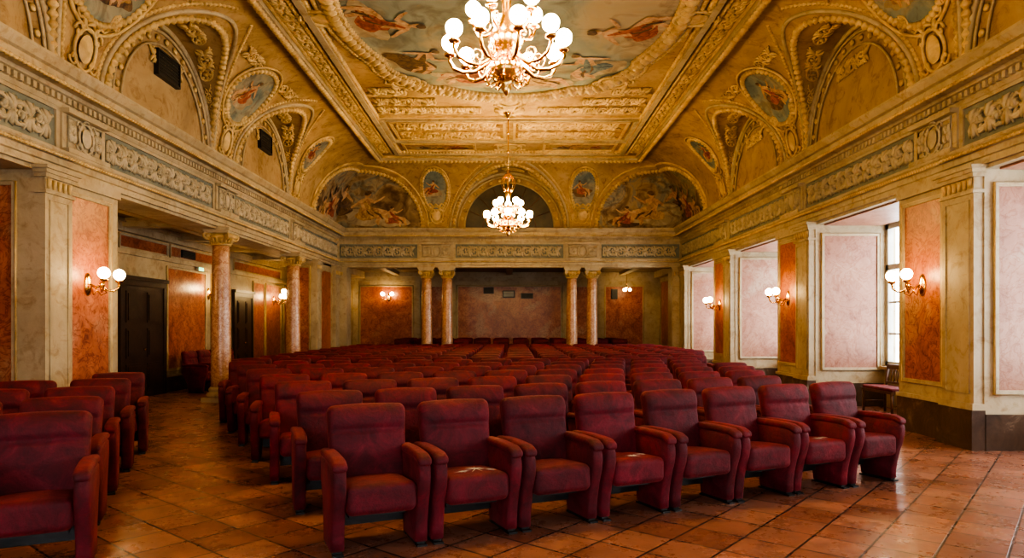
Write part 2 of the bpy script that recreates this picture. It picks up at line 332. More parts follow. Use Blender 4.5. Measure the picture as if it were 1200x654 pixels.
for side,(P,t0,t1) in SIDES.items():
    for c,r in LUN[side]:
        A=[pi*i/40 for i in range(41)]
        tr.tube([P(c+r*math.cos(a),cove_at_h(r*math.sin(a))+.02,Z0+r*math.sin(a)) for a in A],.055,'stucco_gold',6,bead=.12)
        rr=r+.12
        tr.tube([covept(P,c+rr*math.cos(a),phi_h(rr*math.sin(a)),.01) for a in A if rr*math.sin(a)<CH-.03],.04,'stone_cream',6)
        rr=r+.22
        for seg in (A[:20],A[21:]):
            q=[covept(P,c+rr*math.cos(a),phi_h(rr*math.sin(a)),.0) for a in seg if rr*math.sin(a)<CH-.05]
            tr.tube(q,.03,'stucco_gold',5,bead=.08)
        for rr,w in ((r-.03,.05),(r-.14,.025),(r-.36,.02)):
            tr.tube([P(c+rr*math.cos(a),.03,Z0+rr*math.sin(a)) for a in A],w,'stone_cream',6)
        for k in range(15):
            a=pi*(k+1)/16; F=lambda u,v,w,a=a:P(c+(r-.25)*math.cos(a)+u,.02+w,Z0+(r-.25)*math.sin(a)+v)
            orn.tube([F(0,0,.0),F(.001,0,.03)],[.06,.035],'stucco_gold',8)
        for k in range(5):
            a0=pi*(k+.9)/6.6
            def F(u,v,w,a0=a0):
                a=a0+u/r; R_=r-.02-w; d=cove_at_h(r*math.sin(a))*.5+v*.9
                return P(c+R_*math.cos(a),max(.03,d),Z0+R_*math.sin(a))
            hh=min(.42,cove_at_h(r*math.sin(a0+.2))*.7)
            if hh>.12:
                for pts,rd in scroll2d(.62,hh): orn.tube([F(x,y,.0) for x,y in pts],[q*.9 for q in rd],'stucco_gold',5)
        if side in('back','front'):
            R_=r-.40; vs=[P(c,.035,Z0+.02)]+[P(c+R_*math.cos(pi*i/32),.035,Z0+.02+R_*math.sin(pi*i/32)) for i in range(33)]
            orn.add(vs,[(0,1+i,2+i) for i in range(32)],'lunette_glass')
            for k in range(1,8):
                a=pi*k/8; orn.tube([P(c+.3*math.cos(a),.05,Z0+.3*math.sin(a)),P(c+R_*math.cos(a),.05,Z0+R_*math.sin(a))],.014,'brown_wood',5)
            for q in (.3,.9): orn.tube([P(c+q*math.cos(pi*i/20),.05,Z0+q*math.sin(pi*i/20)) for i in range(21)],.014,'brown_wood',5)
        else:
            for sx in (-1,1):
                F=lambda u,v,w:P(c+sx*u,.02+w,Z0+r-.62+v)
                for pts,rd in scroll2d(.6,.34): orn.tube([F(x,y,.01) for x,y in pts],[q*.9 for q in rd],'stucco_gold',5)
    for ci,c in enumerate(PIERS[side]):
        pc=phi_h(1.42) if side in('left','right') else phi_h(1.3)
        for (sa,sb,m,wd) in ((.66,.33,'fr',0),(.70,.36,'a',.05),(.80,.43,'b',.028)):
            if c in (4.68,18.72): sa*=.62; sb*=.85
            if side in('back','front'): sa*=.62; sb*=1.15
            ring=[(c+sa*math.cos(2*pi*i/36),pc+sb*math.sin(2*pi*i/36)) for i in range(36)]
            if m=='fr':
                vs=[];fs=[]
                for k in range(6):
                    s=k/5
                    for (u,ph) in ring: vs.append(covept(P,c+(u-c)*s,pc+(ph-pc)*s,.03))
                for k in range(5):
                    for i in range(36): fs.append((k*36+i,k*36+(i+1)%36,(k+1)*36+(i+1)%36,(k+1)*36+i))
                fm.add(vs,fs,'fresco_medallion',True)
                Fm=lambda u,v,w:covept(P,c+u,pc+v/1.9,.032+w)
                big=sa>.5
                figure(fm,Fm,-.10,-.03,(.66 if big else .54),'paint_red',1 if (ci%2) else -1)
                if big: figure(fm,Fm,.28*(1 if ci%2 else -1),-.1,.42,'paint_ochre',-1)
            else: tr.tube([covept(P,u,ph,.03) for u,ph in ring],wd,'stucco_gold',6,True,bead=.1 if m=='a' else 0)
        F=lambda u,v,w:covept(P,c+u,phi_h(.45+v),.02+w)
        cartouche(orn,F,.75,'stucco_gold')
        for sx in (-1,1):
            pts=[covept(P,c+sx*(.1+.25*a),phi_h(.7+.2*a+.05*math.sin(6*a)),.03) for a in [i/8 for i in range(9)]]
            orn.tube(pts,[.04-.003*i for i in range(9)],'stucco_gold',5)
            if c in(9.36,14.04) and side in('left','right'):
                Fs=lambda u,v,w:covept(P,c+sx*(.66+u),phi_h(1.80)+v*.55,.02+w)
                for pts,rd in scroll2d(.75,.34): orn.tube([Fs(x,y,.01) for x,y in pts],[q*.9 for q in rd],'stucco_gold',5)
                Fs=lambda u,v,w:covept(P,c+sx*(.38+u*.5),phi_h(1.0)+v*.55,.02+w)
                for pts,rd in scroll2d(.35,.3): orn.tube([Fs(x,y,.01) for x,y in pts],[q*.9 for q in rd],'stucco_gold',5)
for sx in (-1,1):
    for yb in (0,1):
        def FC(tp,h,w):
            h=max(0.02,min(CH-.02,h)); d=cove_at_h(h)+.03+w; a=d+math.sqrt(2)*abs(tp)
            x,y=(W-d,a) if tp>=0 else (W-a,d)
            return (sx*x,(L-y) if yb else y,Z0+h-.012-w*.5)
        for (T,Hh,wd,bd) in ((TC,1.75,.06,.12),(TC+.14,1.87,.035,0)):
            pts=[]
            for i in range(61):
                th=pi*i/60; pts.append(FC(T*math.cos(th),Hh*math.sin(th),-.01))
            tr.tube(pts,wd,'stucco_gold',6,bead=bd)
        figure(fm,FC,.75,.55,.95,'paint_red',1); figure(fm,FC,-.65,.60,.95,'paint_ochre',-1)
        figure(fm,FC,.12,.85,.8,'paint_dark',1); figure(fm,FC,1.35,.35,.6,'paint_ochre',1); figure(fm,FC,-1.3,.36,.6,'paint_red',-1)
def rect(x,y0,y1,z): return [(-x,y0,z),(x,y0,z),(x,y1,z),(-x,y1,z)]
def rectframe(mb,x0,x1,y0,y1,z,w,h,mat):
    mb.box(x0,x1,y0,y0+w,z-h,z,mat); mb.box(x0,x1,y1-w,y1,z-h,z,mat); mb.box(x0,x0+w,y0+w,y1-w,z-h,z,mat); mb.box(x1-w,x1,y0+w,y1-w,z-h,z,mat)
cz=ZC
rectframe(tr,-xi-.06,xi+.06,CW-.06,L-CW+.06,cz,.16,.13,'stone_cream')
tr.tube(rect(xi-.0,CW,L-CW,cz-.12),.06,'stucco_gold',6,True,bead=.13)
rectframe(tr,-xi+.12,xi-.12,CW+.12,L-CW-.12,cz,.05,.06,'stucco_gold')
rectframe(tr,-3.5,3.5,CW+.63,L-CW-.63,cz,.12,.12,'stone_cream')
tr.tube(rect(3.36,CW+.77,L-CW-.77,cz-.03),.045,'stucco_gold',6,True,bead=.1)
tr.tube(rect(3.62,CW+.51,L-CW-.51,cz-.03),.04,'stucco_gold',6,True,bead=.1)
for sx in (-1,1):
    place_scroll(orn,lambda u,v,w:(sx*(3.82+v),u,cz-.02-w),CW+.6,L-CW-.6,.34,'stucco_gold',.6)
for yy in (CW+.31,L-CW-.31):
    place_scroll(orn,lambda u,v,w:(u,yy+v,cz-.02-w),-3.6,3.6,.3,'stucco_gold',.6)
for s in (0,1):
    Y=lambda y:(L-y if s else y)
    def rf(x0,x1,ya,yb,w,h,mat):
        a,b=sorted((Y(ya),Y(yb))); rectframe(tr,x0,x1,a,b,cz,w,h,mat)
    rf(-3.35,3.35,3.72,5.86,.09,.09,'stone_cream')
    rf(-3.35,3.35,5.92,6.02,.05,.05,'stucco_gold')
    for qi,(xa,xb) in enumerate(((-3.1,-1.05),(1.05,3.1))):
        a,b=sorted((Y(2.75),Y(3.5)))
        fm.box(xa,xb,a,b,cz-.03,cz-.001,'fresco_panel'); rectframe(tr,xa-.05,xb+.05,a-.05,b+.05,cz,.07,.07,'stucco_gold')
        Fp=lambda u,v,w:((xa+xb)/2+u,(a+b)/2-v,cz-.031-w)
        figure(fm,Fp,-.45,.0,.62,'paint_dark',1); figure(fm,Fp,.5,.0,.6,'paint_red',-1); figure(fm,Fp,.0,-.02,.5,'paint_ochre',1)
    for (xa,xb) in ((-3.1,-.15),(.15,3.1)):
        a,b=sorted((Y(4.0),Y(5.6)))
        fm.box(xa,xb,a,b,cz-.025,cz-.001,'fresco_panel'); rectframe(tr,xa-.05,xb+.05,a-.05,b+.05,cz,.07,.07,'stucco_gold')
        for dv in (-.42,.42):
            place_scroll(orn,lambda u,v,w:(u,(a+b)/2+dv+v,cz-.03-w),xa+.1,xb-.1,.66,'stucco_gold',.95)
    a,b=sorted((Y(2.75),Y(3.5)))
    cartouche(orn,lambda u,v,w:(u*1.3,(a+b)/2+v,cz-.03-w),.9,'stucco_gold')
    for k in range(16):
        th=2*pi*k/16; cy=Y(6.55)
        orn.tube([(0.12*math.cos(th),cy+.12*math.sin(th),cz-.06),(.38*math.cos(th),cy+.38*math.sin(th),cz-.05)],[.05,.03],'stucco_gold',6)
def oval(sc_,n=144):
    pts=[]
    for i in range(n):
        th=2*pi*i/n; b=max(0,abs(math.sin(2*th))-.86)/.14; b=min(1,b*2.2)
        r=sc_+.05*b
        pts.append((3.0*r*math.cos(th),11.7+4.1*r*math.sin(th)))
    return pts
o1=oval(.97); vs=[(x,y,cz-.04) for x,y in o1]; fm.add(vs,[tuple(range(len(vs)))],'fresco_sky')
for i in range(11):
    th=2*pi*(i+.35)/11; rr=.72+.06*RF.random()
    x,y=3.0*rr*math.cos(th),11.7+4.1*rr*math.sin(th)
    rot=math.atan2(-(y-11.7)/4.1,-x/3.0)-pi/2
    FO=lambda u,v,w:(x+u,y+v,cz-.045-w)
    figure(fm,FO,0,0,1.0+.25*RF.random(),ROB[i%5],1 if i%2 else -1,rot)
for s_,w_,b_,m_ in ((.96,.055,.1,'stucco_gold'),(1.0,.11,.2,'stucco_gold'),(1.045,.05,0,'stone_cream'),(1.075,.04,.1,'stucco_gold')):
    tr.tube([(x,y,cz-.05) for x,y in oval(s_)],w_,m_,8,True,bead=b_)
for th in (pi*.25,pi*.75,pi*1.25,pi*1.75,0,pi/2,pi,pi*1.5):
    cx=3.12*math.cos(th)*1.02; cy=11.7+4.25*math.sin(th)*1.02
    ca,sa=math.cos(th-pi/2),math.sin(th-pi/2)
    cartouche(orn,lambda u,v,w:(cx+u*ca-v*sa,cy+u*sa+v*ca,cz-.07-w),.9,'stucco_gold')
for sx in (-1,1):
    for yy in (7.2,7.9,15.5,16.2,16.85,6.5):
        place_scroll(orn,lambda u,v,w:(sx*u,yy+v,cz-.02-w),2.35 if yy in(7.9,15.5) else (1.75 if yy in(7.2,16.2) else .7),3.3,.55,'stucco_gold',.7)
tr.build('trim_1')
fm.build('ceiling_fresco',recalc=False); orn.build('ceiling_stucco_ornament')
# ------------------------------------------------------------ entablature
prof_arch=[(-.02,3.55),(.05,3.55),(.05,3.63),(.08,3.64),(.08,3.72),(.12,3.74),(.15,3.79),(.15,3.82),(-.02,3.82)]
prof_corn=[(-.02,4.40),(.05,4.40),(.07,4.44),(.07,4.54),(.13,4.56),(.15,4.60),(.27,4.62),(.27,4.72),(.31,4.74),(.37,4.82),(.37,4.86),(-.02,4.92)]
for side,(P,t0,t1) in SIDES.items():
    e=MB()
    e.extr(P,prof_arch,t0,t1,'stone_cream'); e.extr(P,prof_corn,t0,t1,'stone_cream')
    e.box(t0+.012,t1-.012,.003,.012,3.81,4.41,'frieze_ground',P)
    n=int((t1-t0-.3)/.11)
    for i in range(n):
        t=t0+.15+i*.11; e.box(t,t+.06,.06,.12,4.46,4.54,'stone_cream',P)
    e.tube([P(t0+.3,.30,4.60),P(t1-.3,.30,4.60)],.022,'stucco_gold',5,bead=.07)
    e.tube([P(t0+.16,.14,3.74),P(t1-.16,.14,3.74)],.02,'stucco_gold',5,bead=.06)
    blocks=[t0+.0]+PIERS[side]+[t1]
    hw=.46 if side in('left','right') else .58
    for c in PIERS[side]:
        e.box(c-hw,c+hw,0.002,.07,3.82,4.40,'stone_cream',P)
        e.box(c-hw,c+hw,.07,.16,3.82,3.88,'stone_cream',P); e.box(c-hw,c+hw,.07,.16,4.34,4.40,'stone_cream',P)
        rectp=[P(c+u,.08,4.11+v) for u,v in((-hw+.1,-.2),(hw-.1,-.2),(hw-.1,.2),(-hw+.1,.2))]
        e.tube(rectp,.02,'relief_stone',5,True)
        cartouche(e,lambda u,v,w:P(c+u,.08+w,4.11+v),.52,'relief_stone')
        for sx in(-1,1):
            place_scroll(e,lambda u,v,w:P(c+sx*u,.08+w,4.11+v),.2,hw-.1,.3,'relief_stone',.3)
    for a,b in zip(blocks[:-1],blocks[1:]):
        a2=a+hw if a!=t0 else a+.012; b2=b-hw if b!=t1 else b-.012
        e.box(a2,b2,0.002,.04,3.82,3.87,'stone_cream',P); e.box(a2,b2,0.002,.04,4.35,4.40,'stone_cream',P)
        e.box(a2,a2+.07,0.002,.04,3.87,4.35,'stone_cream',P); e.box(b2-.07,b2,0.002,.04,3.87,4.35,'stone_cream',P)
        place_scroll(e,lambda u,v,w:P(u,.02+w,4.11+v),a2+.12,b2-.12,.44,'relief_stone',.62)
    e.build('trim_'+{'left':'2','right':'3','back':'4','front':'5'}[side])
# ------------------------------------------------------------ floor
fl=MB(); fl.box(-8.2,7.4,-2.6,28.2,-.12,0,'terracotta_tiles'); fl.box(-4.6,4.9,24.05,27.95,-.01,.12,'brown_wood'); fl.build('floor')
# ------------------------------------------------------------ panels
def panel(mb,P,t0,t1,z0,z1,mat='terracotta_panel',o=0,fr=.05):
    mb.box(t0,t1,o,o+.012,z0,z1,mat,P)
    for a,b,c,d in((t0-fr,t1+fr,z0-fr,z0),(t0-fr,t1+fr,z1,z1+fr),(t0-fr,t0,z0,z1),(t1,t1+fr,z0,z1)):
        mb.box(a,b,o,o+.035,c,d,'stone_cream',P)
    mb.tube([P(t0-fr,o+.03,z0-fr),P(t1+fr,o+.03,z0-fr),P(t1+fr,o+.03,z1+fr),P(t0-fr,o+.03,z1+fr)],.014,'stucco_gold',5,True)
def pilaster(mb,P,t0,t1,z1=3.55,o=.0,pr=.12):
    mb.box(t0,t1,o,o+pr,0,z1,'stone_cream',P)
    mb.box(t0-.04,t1+.04,o,o+pr+.05,0,.5,'plinth_dark',P)
    mb.box(t0-.03,t1+.03,o,o+pr+.035,.5,.58,'stone_cream',P)
    for a,b,c in((z1-.34,z1-.30,.03),(z1-.14,z1-.09,.03),(z1-.09,z1-.04,.055),(z1-.04,z1,.085)):
        mb.box(t0-c,t1+c,o,o+pr+c,a,b,'stone_cream',P)
    for i in range(int((t1-t0)/.1)):
        mb.tube([P(t0+.05+i*.1,o+pr+.01,z1-.28),P(t0+.05+i*.1,o+pr+.02,z1-.16)],[.02,.035],'stucco_gold',5)
    if t1-t0>.3:
        panel_t=[P(u,o+pr+.004,z) for u,z in((t0+.08,.7),(t1-.08,.7),(t1-.08,z1-.42),(t0+.08,z1-.42))]
        mb.tube(panel_t,.012,'stone_cream',5,True)
rw=MB()
rp=[0,4.68,9.36,14.04,18.72,23.4]; HWP=.98
for c in rp:
    a,b=c-HWP+.1,c+HWP
    if c==0: a=-2.6
    rw.box(W,7.45,a,b,0,3.6,'stone_cream')
    if c==0: continue
    pilaster(rw,PR,c-.86,c-.24)
    panel(rw,PR,c-.06,c+.80,.78,3.30)
    rw.box(c-.2,c+HWP-.0,0,.03,0,.5,'plinth_dark',PR); rw.box(c-.2,c+HWP,0,.05,.5,.56,'stone_cream',PR)
    rw.box(c-.2,c+HWP,0,.05,3.44,3.55,'stone_cream',PR)
    Pn=lambda t,o,z,a=a:(t,a-o,z)
    panel(rw,Pn,W+.16,XR-.12,.75,3.28,'reveal_pink')
    rw.box(W,XR,a-.03,a,0,.45,'plinth_dark')
    Pf=lambda t,o,z,b=b:(t,b+o,z)
    if c<23: panel(rw,Pf,W+.16,XR-.12,.75,3.28,'reveal_pink')
rw.box(W,7.45,-2.6,28.0,3.5,4.95,'stone_cream')
for c0,c1 in zip(rp[:-1],rp[1:]):
    y0=c0+HWP; y1=c1-HWP+.1
    rw.box(XR+.02,7.45,y0,y1,0,.74,'stone_cream')
    rw.box(XR-.10,7.45,y0,y1,.72,.78,'stone_cream')
    rw.box(W+.12,XR-.1,y0+.1,y1-.1,3.47,3.5,'reveal_pink')
rw.box(W+.25,7.45,24.3,28.0,0,3.6,'stone_cream')
panel(rw,lambda t,o,z:(W+.25-o,t,z),24.6,27.6,.8,3.3)
rw.box(5.55,W+.1,L-.1,L+.5,0,3.55,'stone_cream')
pilaster(rw,lambda t,o,z:(t,L-.1-o,z),5.58,5.85,pr=.05)
rw.build('wall_right')
wi=1
def window(P,y0,y1,name):
    w=MB(); x0,x1=.05,.15; z0,z1=.78,3.5
    B=lambda a,b,c,d,e,f,m:w.box(a,b,c,d,e,f,m,lambda o,t,z:P(t,o,z))
    for a,b,c,d in((y0,y1,z0,z0+.09),(y0,y1,z1-.1,z1),(y0,y0+.09,z0,z1),(y1-.09,y1,z0,z1)): B(x0,x1,a,b,c,d,'window_paint')
    ym=(y0+y1)/2; B(x0-.01,x1,ym-.06,ym+.06,z0,z1,'window_paint'); B(x0,x1,y0,y1,2.62,2.72,'window_paint')
    for yy in((y0+ym)/2,(y1+ym)/2): B(x0+.02,x1-.02,yy-.02,yy+.02,z0,z1,'window_paint')
    for zz in(1.4,2.0): B(x0+.02,x1-.02,y0,y1,zz-.018,zz+.018,'window_paint')
    B(x0+.045,x0+.052,y0+.05,y1-.05,z0+.05,z1-.05,'window_glass')
    w.tube([P(ym,x0-.03,1.75),P(ym,x0-.05,1.85),P(ym,x0-.03,1.95)],.012,'brass',6)
    w.build(name)
    ld=bpy.data.lights.new('sky_portal','AREA'); ld.shape='RECTANGLE'; ld.size=2.72; ld.size_y=y1-y0; ld.cycles.is_portal=True
    lo=bpy.data.objects.new('sky_portal',ld); sc.collection.objects.link(lo); lo.location=P(ym,.3,2.14)
    return lo
for c0,c1 in zip(rp[:-1],rp[1:]):
    lo=window(lambda t,o,z:(XR+o,t,z),c0+HWP,c1-HWP+.1,'window_%d'%wi); lo.rotation_euler=(0,pi/2,0); wi+=1
# LEFT WALL
lw=MB()
for c in (0,4.68,9.36):
    a,b=c-.86,c+.92
    if c==0: a=-2.6
    lw.box(-7.45,-W,a,b,0,3.6,'stone_cream')
    if c==0: continue
    pilaster(lw,PL,c-.86,c-.34)
    panel(lw,PL,c-.2,c+.66,.78,3.30)
    lw.box(c-.3,c+.92,0,.03,0,.5,'plinth_dark',PL); lw.box(c-.3,c+.92,0,.05,.5,.56,'stone_cream',PL)
    lw.box(c-.3,c+.92,0,.05,3.44,3.55,'stone_cream',PL)
    Pn=lambda t,o,z,a=a:(t,a-o,z)
    panel(lw,Pn,-7.1,-W-.28,.78,3.3); panel(lw,lambda t,o,z,b=b:(t,b+o,z),-7.1,-W-.28,.78,3.3)
for c0,c1 in((0,4.68),(4.68,9.36)):
    lw.box(-7.45,-7.2,c0+.9,c1-.84,0,3.6,'stone_cream')
    panel(lw,lambda t,o,z:(-7.2+o,t,z),c0+1.15,c1-1.1,.8,3.25)
lw.box(-7.45,-W,-2.6,10.28,3.5,4.95,'stone_cream')
lw.box(-6.5,-W,10.28,28.0,3.5,4.95,'stone_cream')
lw.box(-6.5,-W,20.5,24.0,0,3.6,'stone_cream')
pilaster(lw,PL,20.52,21.0); pilaster(lw,PL,22.7,23.3); panel(lw,PL,21.2,22.5,.78,3.3)
panel(lw,lambda t,o,z:(t,20.5-o,z),-6.4,-6.02,.78,3.3)
lw.box(-6.5,-5.55,L-.1,L+.5,0,3.55,'stone_cream')
pilaster(lw,lambda t,o,z:(t,L-.1-o,z),-5.85,-5.58,pr=.05)
lw.build('wall_left')
# AISLE
XA=-8.0
aw=MB(); PA=lambda t,o,z:(XA+o,t,z)
aw.box(XA-.2,XA,10.1,28.0,0,3.95,'stone_cream')
def dado(mb,P,t0,t1): mb.box(t0,t1,0,.03,0,.35,'plinth_dark',P); mb.box(t0,t1,0,.045,.35,.4,'stone_cream',P)
for a,b in((10.6,13.6),(15.95,17.9),(18.3,19.4),(21.3,22.2),(22.4,23.8),(24.2,27.6)):
    panel(aw,PA,a,b,.55,2.9); dado(aw,PA,a-.15,b+.15)
for a,b in((10.6,13.6),(14.0,15.9),(16.1,19.4),(19.8,23.8)): panel(aw,PA,a,b,3.2,3.42,'terracotta_panel')
aw.build('wall_aisle')
at=MB(); at.box(10.3,28,0,.06,3.05,3.15,'stone_cream',PA); at.box(10.3,28,0,.12,3.5,3.72,'stone_cream',PA); at.box(10.3,28,0,.2,3.66,3.74,'stone_cream',PA); at.build('trim_6')
ar=MB(); ar.box(XA,-7.45,10.08,10.26,0,3.95,'stone_cream'); ar.build('wall_aisle_end')
ac=MB()
ac.box(XA-.2,-W-.25,10.1,28.2,3.75,3.95,'aisle_ceiling')
ac.box(-W-.3,7.45,L+.2,28.2,3.75,3.95,'aisle_ceiling')
ac.box(-7.45,7.45,-2.6,-.2,3.75,3.95,'aisle_ceiling')
for y in (11.7,14.04,16.38,18.72,21.06,23.4,25.6): 
    ac.box(XA,-W-.25,y-.14,y+.14,3.58,3.76,'stone_cream'); ac.box(XA,-W-.25,y-.18,y+.18,3.70,3.76,'stone_cream')
ac.box(-7.2,-7.0,10.3,28,3.64,3.76,'stone_cream')
for x in (-4.6,-2.5,0,2.5,4.6): ac.box(x-.12,x+.12,L+.2,28,3.62,3.76,'stone_cream')
ac.build('ceiling_aisle')
# BACK WALL
bw=MB(); YB=28.0; PK=lambda t,o,z:(t,YB-o,z)
bw.box(XA-.2,7.45,YB,YB+.2,0,3.95,'stone_cream')
for a,b in((-7.8,-6.5),(-6.1,-4.0+.0),(-3.55,-2.55),(-2.1,2.1),(2.55,3.55),(3.95,5.45)):
    panel(bw,PK,a,b,.6,3.15)
bw.box(XA,W,0,.1,3.4,3.55,'stone_cream',PK); bw.box(XA,W,0,.18,3.55,3.75,'stone_cream',PK); dado(bw,PK,XA,W)
for t in (-6.3,-3.78,-2.33,2.33,3.75): bw.box(t-.12,t+.12,0,.06,0,3.4,'stone_cream',PK)
bw.build('wall_back')
# FRONT WALL behind the camera, three unseen tall windows added to light the chair fronts
fw=MB(); YF=-2.6
xs=[(-4.9,-2.7),(-1.1,1.1),(2.7,4.9)]
prev=-7.45
for a,b in xs: fw.box(prev,a,YF-.3,YF,0,3.95,'terracotta_panel'); prev=b
fw.box(prev,7.45,YF-.3,YF,0,3.95,'terracotta_panel')
for a,b in xs: fw.box(a,b,YF-.3,YF,0,.74,'stone_cream'); fw.box(a,b,YF-.3,YF,3.5,3.95,'stone_cream')
fw.build('wall_front')
for a,b in xs:
    lo=window(lambda t,o,z:(t,YF-.1-o,z),a,b,'window_%d'%wi); wi+=1
    lo.rotation_euler=(pi/2,0,0); lo.data.size=b-a; lo.data.size_y=2.72
for i,(x,z,w,h,nm) in enumerate(((-.85,3.0,.42,.26,'wall_speaker'),(-.03,2.85,.5,.3,'projection_window'),(.72,2.78,.5,.22,'wall_speaker'),(4.3,2.85,.25,.4,'wall_speaker'))):
    p=MB(); mt='vent_dark' if nm!='projection_window' else 'window_paint'
    p.box(x-w/2,x+w/2,.014,.08,z-h/2,z+h/2,'black_metal',PK)
    p.box(x-w/2+.04,x+w/2-.04,.08,.09,z-h/2+.04,z+h/2-.04,mt,PK)
    for k in range(4): p.box(x-w/2+.03,x+w/2-.03,.09,.097,z-h/2+.05+k*(h-.1)/4,z-h/2+.06+k*(h-.1)/4,'black_metal',PK)
    p.build(nm)
for y in (11.7,16.38,7.02):
    v=MB(); zc=5.95
    v.box(y-.36,y+.36,.02,.06,zc-.2,zc+.2,'vent_dark',PL)
    for k in range(7): v.box(y-.34,y+.34,.05,.075,zc-.18+k*.055,zc-.165+k*.055,'black_metal',PL)
    for a,b,c,d in((y-.38,y+.38,zc-.22,zc-.19),(y-.38,y+.38,zc+.19,zc+.22),(y-.38,y-.35,zc-.2,zc+.2),(y+.35,y+.38,zc-.2,zc+.2)): v.box(a,b,.0,.085,c,d,'black_metal',PL)
    v.build('air_vent')
def door(name,t0,t1,h=2.4):
    d=MB(); q=.048
    d.box(t0,t1,q,q+.04,0,h,'dark_wood',PA)
    for a,b,c,e in((t0-.12,t0,0,h+.12),(t1,t1+.12,0,h+.12),(t0,t1,h,h+.12)): d.box(a,b,q,.11,c,e,'dark_wood',PA)
    d.box(t0-.16,t1+.16,q,.15,h+.12,h+.2,'dark_wood',PA)
    tm=(t0+t1)/2
    for a,b in((t0,tm-.01),(tm+.01,t1)):
        for z0,z1 in((.15,.75),(.87,1.5),(1.62,2.28)):
            d.box(a+.1,b-.1,q+.04,q+.055,z0,z1,'dark_wood',PA); d.box(a+.15,b-.15,q+.055,q+.07,z0+.05,z1-.05,'dark_wood',PA)
    d.ball((XA+.14,tm-.06,1.05),.03,'brass'); d.build(name)
door('door_1',13.98,15.6); door('door_2',19.75,20.95)
ex=MB(); ex.box(17.35,17.65,.04,.1,2.95,3.05,'window_paint',PA); ex.box(17.37,17.63,.1,.105,2.96,3.04,'exit_green',PA); ex.build('exit_sign')
vn=MB(); vn.box(16.6,17.3,.012,.05,3.22,3.40,'vent_dark',PA)
for k in range(5): vn.box(16.62,17.28,.05,.06,3.24+k*.03,3.252+k*.03,'black_metal',PA)
vn.build('air_vent')
# ------------------------------------------------------------ columns
def column_mesh():
    c=MB(); H=3.55
    c.box(-.29,.29,-.29,.29,0,.10,'stone_cream')
    c.lathe([(.28,.10),(.29,.13),(.28,.17),(.24,.19),(.225,.21),(.24,.24),(.245,.26),(.22,.29),(.205,.31)],'stone_cream',28)
    pr=[]
    for i in range(15):
        a=i/14; r=.198-.034*a**1.8; pr.append((r,.31+(H-.31-.36)*a))
    c.lathe(pr,'column_marble',28)
    zt=H-.36
    c.lathe([(.175,zt),(.20,zt+.01),(.205,zt+.03),(.185,zt+.045),(.18,zt+.1),(.2,zt+.14),(.235,zt+.17),(.245,zt+.20),(.20,zt+.22),(.2,zt+.25)],'stucco_gold',28)
    for k in range(16):
        a=2*pi*k/16; q=[(r*math.cos(a),r*math.sin(a),z) for r,z in((.185,zt+.05),(.2,zt+.1),(.225,zt+.14),(.25,zt+.13))]; c.tube(q,[.025,.03,.028,.015],'stucco_gold',5)
    for sx in(-1,1):
        for sy in(-1,1):
            pts=[]; rr=[]
            for i in range(16):
                t=i/15; r=.085*(1-t)+.012; th=t*3.3*pi+pi/2; px=.2+r*math.cos(th)*.9
                pts.append((sx*px,sy*px*.98,zt+.2+r*math.sin(th))); rr.append(.026)
            c.tube(pts,rr,'stucco_gold',6)
        c.tube([(sx*.2,-.22,zt+.2),(sx*.2,.22,zt+.2)],[.06,.06],'stucco_gold',10)
    c.box(-.25,.25,-.25,.25,H-.11,H-.07,'stone_cream'); c.box(-.28,.28,-.28,.28,H-.07,H,'stone_cream')
    return c.build('column')
col=column_mesh(); col.location=(-5.93,14.04,0)
inst(col,'column',(-5.93,18.72,0))
for x in (-2.85,-2.15,2.15,2.85): inst(col,'column',(x,L+.16,0))
bs=MB(); bs.box(-6.5,W+.1,L,L+.45,3.55,4.95,'stone_cream'); bs.box(-6.5,W+.1,-.45,0,3.55,4.95,'stone_cream'); bs.build('entablature_beam')
